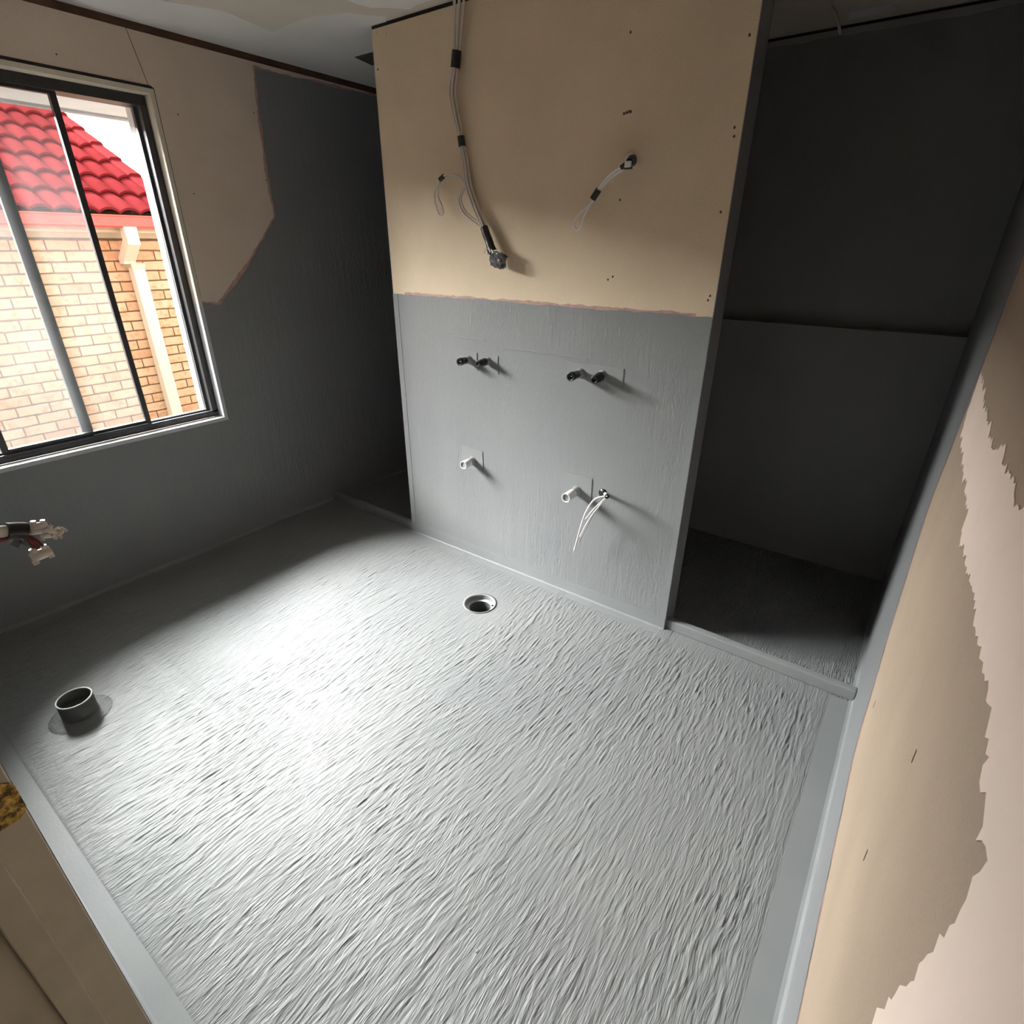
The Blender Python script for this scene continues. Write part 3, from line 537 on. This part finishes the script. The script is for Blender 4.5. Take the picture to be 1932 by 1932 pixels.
# end of the bundle wrapped in crumpled plastic
bmx = bmesh.new(); bmesh.ops.create_icosphere(bmx, subdivisions=3, radius=1.0); rr = random.Random(5)
from mathutils import noise as mnoise
for v_ in bmx.verts:
    p = v_.co.copy(); q = Vector((max(-0.72, min(0.72, p.x)), max(-0.8, min(0.8, p.y)), max(-0.74, min(0.74, p.z))))
    q *= 1 + 0.32 * mnoise.noise(p * 2.1 + Vector((3, 1, 7)))
    v_.co = Matrix.Rotation(0.25, 3, 'Y') @ Vector((q.x * 0.046, q.y * 0.026, q.z * 0.038)) + Vector((1.470, -0.046, 1.517))
me = bpy.data.meshes.new('plastic_wrap'); bmx.to_mesh(me); bmx.free(); me.materials.append(M['bag'])
o = bpy.data.objects.new('plastic_wrap', me); COL.objects.link(o); o.parent = cb; o.location = -cb.location
for a, b_ in (((1.432, -0.045, 1.552), (1.470, -0.052, 1.538)), ((1.445, -0.048, 1.553), (1.492, -0.05, 1.540)), ((1.438, -0.052, 1.556), (1.455, -0.062, 1.535))):
    MB().tube([a, ((a[0] + b_[0]) / 2 + 0.006, a[1] - 0.008, (a[2] + b_[2]) / 2 + 0.006), b_], 0.0018, 6).build('wire', M['wirew'], cb)
MB().tube([(1.432, -0.044, 1.556), (1.416, -0.054, 1.555), (1.402, -0.055, 1.546)], 0.0055, 8).build('connector', M['conn'], cb)
MB().tube([(1.420, -0.056, 1.552), (1.428, -0.058, 1.538)], 0.0045, 8, False).build('connector', M['conn'], cb)

# cable loop from a hole high on the partition
sc = thing('switch_cable', 'white cable looped from a round hole high on the partition', 'cable', (2.02, 0, 1.835))
MB().lathe([(0.025, -0.001), (0.025, 0.0012), (0.0001, 0.0013)], (2.016, 0, 1.838), 'Y', 24).build('hole_rim', M['pvc'], sc)
MB().lathe([(0.0185, 0.0), (0.0185, 0.0022), (0.0001, 0.0024)], (2.020, 0, 1.836), 'Y', 24).build('hole', M['black'], sc)
MB().tube([(2.024, -0.002, 1.842), (2.030, -0.03, 1.836), (2.032, -0.045, 1.826)], 0.0135, 10).build('tape_wrap', M['tape'], sc)
MB().box(2.022, 2.044, -0.062, -0.052, 1.810, 1.829).build('connector', M['pvc'], sc, bevel=0.002)
MB().box(2.020, 2.046, -0.060, -0.046, 1.806, 1.812).build('tape_tail', M['tape'], sc)
MB().tube([(2.034, -0.05, 1.826), (2.018, -0.048, 1.820), (2.004, -0.046, 1.813)], 0.0085, 8).build('tape_wrap', M['tape'], sc)
swp = [(2.032, -0.045, 1.821), (2.010, -0.045, 1.817), (1.979, -0.044, 1.804), (1.946, -0.042, 1.783), (1.921, -0.04, 1.758), (1.907, -0.04, 1.74), (1.89, -0.040, 1.712), (1.854, -0.042, 1.683), (1.83, -0.044, 1.659), (1.828, -0.044, 1.636), (1.844, -0.044, 1.624), (1.860, -0.042, 1.638), (1.865, -0.038, 1.668), (1.883, -0.034, 1.702), (1.908, -0.034, 1.735), (1.925, -0.034, 1.755), (1.951, -0.036, 1.779), (1.983, -0.038, 1.798), (2.012, -0.04, 1.810)]
MB().tube(swp, 0.0044, 8).build('cable', M['wirew'], sc)
MB().tube([(1.918, -0.038, 1.752), (1.896, -0.038, 1.724)], 0.0115, 10, False).build('tape_wrap', M['tape'], sc)

# wires from the hole beside the lower waste pipe
vc = thing('basin_cable', 'split white wires drooping from a black hole low on the partition', 'cable', (2.02, 0, 0.585))
MB().lathe([(0.021, 0.0), (0.021, 0.0048), (0.0001, 0.005)], (2.018, 0, 0.585), 'Y', 24).build('hole', M['black'], vc)
MB().tube([(2.030, -0.004, 0.585), (2.070, -0.07, 0.608), (2.084, -0.100, 0.622)], 0.0085, 8).build('sheath', M['wirew'], vc)
MB().tube([(2.078, -0.088, 0.617), (2.085, -0.101, 0.623)], 0.0105, 8, False).build('tape_wrap', M['tape'], vc)
for pts, r in (([(2.084, -0.1, 0.624), (2.052, -0.106, 0.612), (2.027, -0.104, 0.592), (2.005, -0.1, 0.556), (1.985, -0.1, 0.505), (1.970, -0.1, 0.443), (1.945, -0.1, 0.312)], 0.0036),
               ([(2.086, -0.1, 0.624), (2.074, -0.1, 0.607), (2.048, -0.1, 0.562), (2.022, -0.1, 0.517), (1.995, -0.1, 0.46), (1.969, -0.1, 0.392)], 0.0030),
               ([(2.084, -0.1, 0.618), (2.062, -0.112, 0.592), (2.030, -0.112, 0.548), (1.996, -0.11, 0.494)], 0.0028)):
    MB().tube(pts, r, 8).build('wire', M['wirew'], vc)
MB().tube([(2.074, -0.095, 0.615), (2.030, -0.085, 0.535), (1.985, -0.08, 0.43), (1.955, -0.08, 0.345)], 0.0024, 8).build('wire', M['pipeg'], vc)

# wires with clear screw connectors coming out of the near wall beside the door
TX = 2.04
wb = thing('connector_bundle', 'taped red and white wires with clear screw connectors at the left edge', 'wires', (TX, YN + 0.003, 1.20))
MB().tube([(2.045, YN + 0.003, 1.222), (2.040, -1.96, 1.222), (2.040, -1.912, 1.213), (2.040, -1.893, 1.205)], 0.009, 8).build('sheath', M['wirew'], wb)
MB().tube([(2.050, YN + 0.003, 1.212), (2.046, -1.96, 1.210), (2.044, -1.915, 1.204), (2.042, -1.893, 1.203)], 0.0042, 8).build('wire', M['wirer'], wb)
MB().tube([(2.036, YN + 0.003, 1.214), (2.034, -1.96, 1.212), (2.036, -1.912, 1.208), (2.040, -1.893, 1.203)], 0.0050, 8).build('wire', M['wirew'], wb)
MB().tube([(2.041, -1.910, 1.2125), (2.040, -1.898, 1.2080), (2.040, -1.889, 1.2040)], 0.0125, 10).build('tape_wrap', M['tape'], wb)
MB().prism([(-1.912, 1.1915), (-1.902, 1.198), (-1.897, 1.190), (-1.905, 1.182)], lambda a, b_, d: (2.036 - d, a, b_), 0, 0.002).build('tape_end', M['tape'], wb)
MB().prism([(-1.900, 1.1885), (-1.895, 1.193), (-1.891, 1.188), (-1.897, 1.182)], lambda a, b_, d: (2.042 - d, a, b_), 0, 0.002).build('tape_end', M['tape'], wb)
for pts, r, mt in (([(2.04, -1.892, 1.2060), (2.04, -1.884, 1.2065), (2.041, -1.876, 1.2070)], 0.0040, 'wirew'),
                   ([(2.04, -1.891, 1.2010), (2.042, -1.880, 1.1985), (2.043, -1.873, 1.1940)], 0.0026, 'wirer'),
                   ([(2.04, -1.893, 1.1985), (2.041, -1.890, 1.188), (2.041, -1.885, 1.176)], 0.0034, 'wirer'),
                   ([(2.04, -1.890, 1.1985), (2.044, -1.883, 1.186), (2.043, -1.879, 1.174)], 0.0022, 'wirer'),
                   ([(2.04, -1.894, 1.1985), (2.038, -1.893, 1.188), (2.039, -1.889, 1.177)], 0.0026, 'toiletp'),
                   ([(2.04, -1.890, 1.2020), (2.045, -1.882, 1.2010), (2.046, -1.872, 1.1985)], 0.0040, 'wirew')):
    MB().tube(pts, r, 8).build('wire', M[mt], wb)
def connector(c, ay, az, ln, r, tilt):
    """double screw connector: rounded body, two screw turrets, one cut collar"""
    e = thing('connector_tmp', '', '', (0, 0, 0)); bpy.data.objects.remove(e)
    mtx = Matrix.Translation(c) @ Matrix.Rotation(tilt, 4, 'X')
    mb_ = MB(); body = MB().tube([(0, -ln / 2, 0), (0, -ln / 2 + 0.002, 0), (0, ln / 2 - 0.002, 0), (0, ln / 2, 0)], r, 12, False, radii=[r * 0.8, r, r, r * 0.8])
    body.tube([(0.001, -ln * 0.25, -r * 0.4), (0.001, -ln * 0.25, r * 1.65)], r * 0.55, 10, False); body.tube([(0.001, ln * 0.28, -r * 0.4), (0.001, ln * 0.28, r * 1.5)], r * 0.5, 10, False)
    body.tube([(0.002, -ln * 0.42, -r * 0.55), (0.004, -ln * 0.42, -r * 1.35)], r * 0.5, 10, False); body.tube([(0.002, ln * 0.36, -r * 0.5), (0.004, ln * 0.36, -r * 1.25)], r * 0.48, 10, False)
    body.v = [tuple(mtx @ Vector(p)) for p in body.v]; ob = body.build('connector', M['conn'], wb)
    core = MB().tube([(0.0, -ln * 0.38, 0), (0.0, ln * 0.38, 0)], r * 0.45, 8, False); core.v = [tuple(mtx @ Vector(p)) for p in core.v]; core.build('brass_core', M['tint'], ob)
connector((2.042, -1.8755, 1.2065), 0, 0, 0.0200, 0.0058, -0.15)
connector((2.046, -1.8655, 1.1965), 0, 0, 0.0160, 0.0048, -0.9)
connector((2.043, -1.8680, 1.1905), 0, 0, 0.0190, 0.0056, -0.35)
connector((2.047, -1.8560, 1.1905), 0, 0, 0.0150, 0.0044, 0.7)
connector((2.042, -1.8850, 1.1650), 0, 0, 0.0250, 0.0078, 0.10)

# small wire on the shower ceiling
cw = thing('ceiling_wire', 'short pale wire dangling from the ceiling in the dark shower', 'wire', (2.39, 0.80, H))
MB().tube([(2.385, 0.76, 2.399), (2.380, 0.83, 2.385), (2.378, 0.90, 2.392), (2.388, 0.98, 2.37), (2.396, 1.02, 2.345)], 0.006, 8).build('wire', M['cable'], cw)

# ================================================================== THE HOUSE NEXT DOOR
XW = -3.05; CO = 0.0853; BL = 0.2345
house = thing('neighbour_house', 'cream brick house with red tiled roof seen through the window', 'house', (XW, 0, -0.35))
MB().box(XW - 4.5, XW - 0.010, -6.0, 0.785, -0.36, 1.66).build('wall', M['mortar'], house)
def brick_mesh(l, seed):
    rr = random.Random(seed); mbx = MB(); hgt = CO - 0.013; d = 0.05; nx = 4
    top = [hgt / 2 + rr.uniform(-0.002, 0.002) for _ in range(nx + 1)]; bot = [-hgt / 2 + rr.uniform(-0.002, 0.002) for _ in range(nx + 1)]
    vs = []; 
    for i in range(nx + 1):
        y = -l / 2 + l * i / nx + (0 if i in (0, nx) else rr.uniform(-0.004, 0.004))
        vs += [(0, y, bot[i]), (rr.uniform(-0.002, 0.001), y, top[i]), (-d, y, bot[i]), (-d, y, top[i])]
    fs = []
    for i in range(nx):
        a = 4 * i; c = 4 * (i + 1); fs += [(a, c, c + 1, a + 1), (a + 1, c + 1, c + 3, a + 3), (a + 2, a, c, c + 2)[::-1]]
    fs += [(0, 1, 3, 2), (4 * nx, 4 * nx + 2, 4 * nx + 3, 4 * nx + 1)]
    me = bpy.data.meshes.new('brick'); me.from_pydata(vs, [], fs); bmq = bmesh.new(); bmq.from_mesh(me); bmesh.ops.recalc_face_normals(bmq, faces=bmq.faces)
    bmesh.ops.bevel(bmq, geom=[e for e in bmq.edges if e.calc_face_angle(0) > 0.9 and max(v_.co.x for v_ in e.verts) > -0.01], offset=0.003, segments=1, affect='EDGES'); bmq.to_mesh(me); bmq.free()
    me.materials.append(M['brick']); return me
full = [brick_mesh(BL - 0.010, 100 + i) for i in range(5)]; half = [brick_mesh(BL / 2 - 0.010, 200 + i) for i in range(3)]
far = MB()
for r in range(-4, 19):
    zc = 0.830 - CO * 0.5 + CO * (r - 9)                     # bed joints measured from the photograph's courses
    sh = 0.0 if r % 2 == 0 else BL / 2
    for k in range(-12, 5):
        yc = 0.205 + BL * k + sh + BL / 2
        if yc + BL / 2 > 0.80: continue
        if zc > -0.22 and yc > -1.75:
            o = bpy.data.objects.new('brick', random.choice(full)); COL.objects.link(o); o.parent = house
            o.location = Vector((XW + random.uniform(-0.0015, 0.0015), yc, zc)) - house.location
        else:
            far.box(XW - 0.05, XW, yc - BL / 2 + 0.005, yc + BL / 2 - 0.005, zc - CO / 2 + 0.0055, zc + CO / 2 - 0.0055)
for r in range(-2, 19, 2):
    zc = 0.830 - CO * 0.5 + CO * (r - 9)
    if zc < -0.22: continue
    o = bpy.data.objects.new('brick', random.choice(half)); COL.objects.link(o); o.parent = house; o.location = Vector((XW, 0.205 + BL * 2 + BL / 4, zc)) - house.location
far.build('brick', M['brick'], house, kind='stuff')
# eave: soffit, fascia, trim, gutter, downpipe
MB().box(XW, XW + 0.20, -6, 0.74, 1.662, 1.68).build('soffit', M['creamf'], house)
MB().box(XW - 0.0, XW + 0.022, -6, 0.74, 1.612, 1.662).build('eave_trim', M['creamf'], house, bevel=0.004)
MB().box(XW + 0.165, XW + 0.195, -6, 0.75, 1.655, 1.79).build('fascia', M['creamf'], house)
g0 = XW + 0.196
gp = [(g0, 1.692), (g0 + 0.085, 1.690), (g0 + 0.104, 1.704), (g0 + 0.108, 1.770), (g0 + 0.114, 1.777), (g0 + 0.114, 1.787), (g0 + 0.103, 1.787), (g0 + 0.101, 1.776), (g0 + 0.097, 1.712), (g0 + 0.082, 1.699), (g0 + 0.004, 1.700), (g0 + 0.004, 1.78), (g0, 1.78)]
gut = MB().prism(gp, lambda x, z, d: (x, d, z), -6.0, 0.76).build('gutter', M['redgut'], house)
for k in range(14): MB().box(g0 + 0.108, g0 + 0.110, -1.2 + 0.16 * k, -1.18 + 0.16 * k, 1.758, 1.763).build('overflow_slot', M['stud'], gut)
dp = MB(); y0, y1 = 0.238, 0.336
def ring4(x0, x1, z0, z1=None): return [(x0, z0), (x1, z1 if z1 is not None else z0)]
sec = [((-2.84, 1.70), (-2.742, 1.70)), ((-2.84, 1.600), (-2.742, 1.563)), ((-3.025, 1.455), (-2.935, 1.425)), ((-3.030, 1.405), (-2.940, 1.405))]
vs = []
for (xa, za), (xb, zb) in sec: vs += [(xa, y0, za), (xb, y0, zb), (xb, y1, zb), (xa, y1, za)]
fs = [(4 * i + k, 4 * i + (k + 1) % 4, 4 * i + 4 + (k + 1) % 4, 4 * i + 4 + k) for i in range(3) for k in range(4)] + [(0, 1, 2, 3), (15, 14, 13, 12)]
elb = dp.add(vs, fs).build('downpipe_elbow', M['creamp'], house)
MB().box(-3.034, -2.935, 0.296, 0.398, -0.36, 1.41).build('downpipe', M['creamp'], house, bevel=0.003)
MB().box(-3.036, -2.928, 0.288, 0.404, 1.372, 1.412).box(-3.045, -3.030, 0.258, 0.29, 1.378, 1.400).build('pipe_bracket', M['creamf'], house, bevel=0.002)
# roof tiles, each with two rolls, laid in courses up the slope
PITCH = math.radians(25); EX, EZ = XW + 0.295, 1.788; G = 0.353; TWD = 0.31
def up(s_, y, n): return Vector((EX - s_ * math.cos(PITCH) + n * math.sin(PITCH), y, EZ + s_ * math.sin(PITCH) + n * math.cos(PITCH)))
def tile_mesh(w, nroll, seed):
    ns = 8 * nroll; L_ = 0.40; vs = []
    for (s_, lift, th) in ((0.0, 0.030, 0.0), (0.006, 0.032, 0.0), (L_, 0.002, 0.0)):
        for i in range(ns + 1):
            a = i / 8.0; hgt = 0.036 * abs(math.sin(math.pi * a)) ** 0.75
            vs.append((s_, w * i / ns, lift + hgt))
    for (s_, lift) in ((0.0, 0.012),):
        for i in range(ns + 1):
            a = i / 8.0; vs.append((s_, w * i / ns, lift + 0.036 * abs(math.sin(math.pi * a)) ** 0.75))
    n1 = ns + 1; fs = [(r * n1 + i, r * n1 + i + 1, (r + 1) * n1 + i + 1, (r + 1) * n1 + i) for r in range(2) for i in range(ns)] + [(3 * n1 + i, 3 * n1 + i + 1, i + 1, i) for i in range(ns)]
    P = [Vector((-s_ * math.cos(PITCH) + n_ * math.sin(PITCH), y, s_ * math.sin(PITCH) + n_ * math.cos(PITCH))) for s_, y, n_ in vs]
    me = bpy.data.meshes.new('roof_tile'); me.from_pydata([tuple(p) for p in P], [], fs)
    bmq = bmesh.new(); bmq.from_mesh(me); bmesh.ops.recalc_face_normals(bmq, faces=bmq.faces)
    for f in bmq.faces: f.smooth = True
    bmq.to_mesh(me); bmq.free(); me.materials.append(M['tile']); return me
tm = tile_mesh(TWD - 0.003, 2, 1); tmh = tile_mesh(TWD / 2 - 0.002, 1, 2); YV = 0.69
rest = MB()
for r in range(0, 8):
    base = YV + 0.012 - TWD - (0 if r % 2 == 0 else TWD / 2)
    if r % 2:                                                  # half tile closing the course at the verge
        o = bpy.data.objects.new('roof_tile', tmh); COL.objects.link(o); o.parent = house; o.location = up(r * G - 0.02, YV + 0.012 - TWD / 2, 0.0) - house.location
    for k in range(-14, 1):
        y = base + TWD * k
        pos = up(r * G - 0.02, y, 0.0)
        if r <= 8 and y > -1.6:
            o = bpy.data.objects.new('roof_tile', tm); COL.objects.link(o); o.parent = house; o.location = pos - house.location
        else:
            rest.add([pos + v_.co for v_ in tm.vertices], [tuple(p.vertices) for p in tm.polygons], True)
rest.build('roof_tile', M['tile'], house, kind='stuff')
vs = [up(0.10, -6, -0.02), up(0.10, YV + 0.02, -0.02), up(8 * G, YV + 0.02, -0.02), up(8 * G, -6, -0.02)]
vs += [p + Vector((0, 0, -0.04)) for p in vs]
MB().add(vs, [(0, 1, 2, 3), (7, 6, 5, 4), (0, 4, 5, 1), (1, 5, 6, 2), (2, 6, 7, 3), (3, 7, 4, 0)]).build('roof_base', M['stud'], house)
# verge: a cap tile per course and a barge board
for r in range(0, 8):
    mbx = MB(); prof = [(-0.085, 0.028), (-0.080, 0.062), (-0.060, 0.078), (0.0, 0.080), (0.025, 0.070), (0.034, 0.040), (0.034, -0.09)]
    n1 = len(prof); vs = [up(r * G - 0.03, YV + 0.02 + a, b_ + 0.012) for a, b_ in prof] + [up((r + 1) * G, YV + 0.02 + a, b_ - 0.010) for a, b_ in prof]
    vs += [up(r * G - 0.03, YV + 0.02 + a * 0.8, b_ - 0.012) for a, b_ in prof]
    mbx.add(vs, [(i, i + 1, n1 + i + 1, n1 + i) for i in range(n1 - 1)] + [(2 * n1 + i, 2 * n1 + i + 1, i + 1, i) for i in range(n1 - 1)], False)
    mbx.build('verge_tile', M['tile'], house)
mbx = MB(); vs = [up(-0.06, YV + 0.056, -0.17), up(-0.06, YV + 0.056, 0.055), up(8 * G, YV + 0.056, 0.055), up(8 * G, YV + 0.056, -0.17)]; vs += [p + Vector((0, 0.02, 0)) for p in vs]
mbx.add(vs, [(0, 1, 2, 3), (7, 6, 5, 4), (0, 4, 5, 1), (1, 5, 6, 2), (2, 6, 7, 3), (3, 7, 4, 0)]).build('barge_board', M['redgut'], house)
# far slope behind the ridge
rx, rz = up(8 * G, 0, 0.03).x, up(8 * G, 0, 0.03).z
MB().add([(rx + 0.02, -6, rz), (rx + 0.02, YV + 0.06, rz), (rx - 2.6, YV + 0.06, rz - 1.2), (rx - 2.6, -6, rz - 1.2), (rx + 0.02, -6, rz - 0.05), (rx + 0.02, YV + 0.06, rz - 0.05), (rx - 2.6, YV + 0.06, rz - 1.25), (rx - 2.6, -6, rz - 1.25)], [(0, 1, 2, 3), (7, 6, 5, 4), (0, 4, 5, 1), (1, 5, 6, 2), (2, 6, 7, 3), (3, 7, 4, 0)]).build('far_slope', M['tile'], house)
# gable wall under the verge
MB().prism([(XW - 4.5, 1.60), (XW, 1.60), (XW, 1.64), (XW - 2.25, 2.69), (XW - 4.5, 1.64)], lambda x, z, d: (x, d, z), 0.66, 0.735).build('gable', M['mortar'], house)
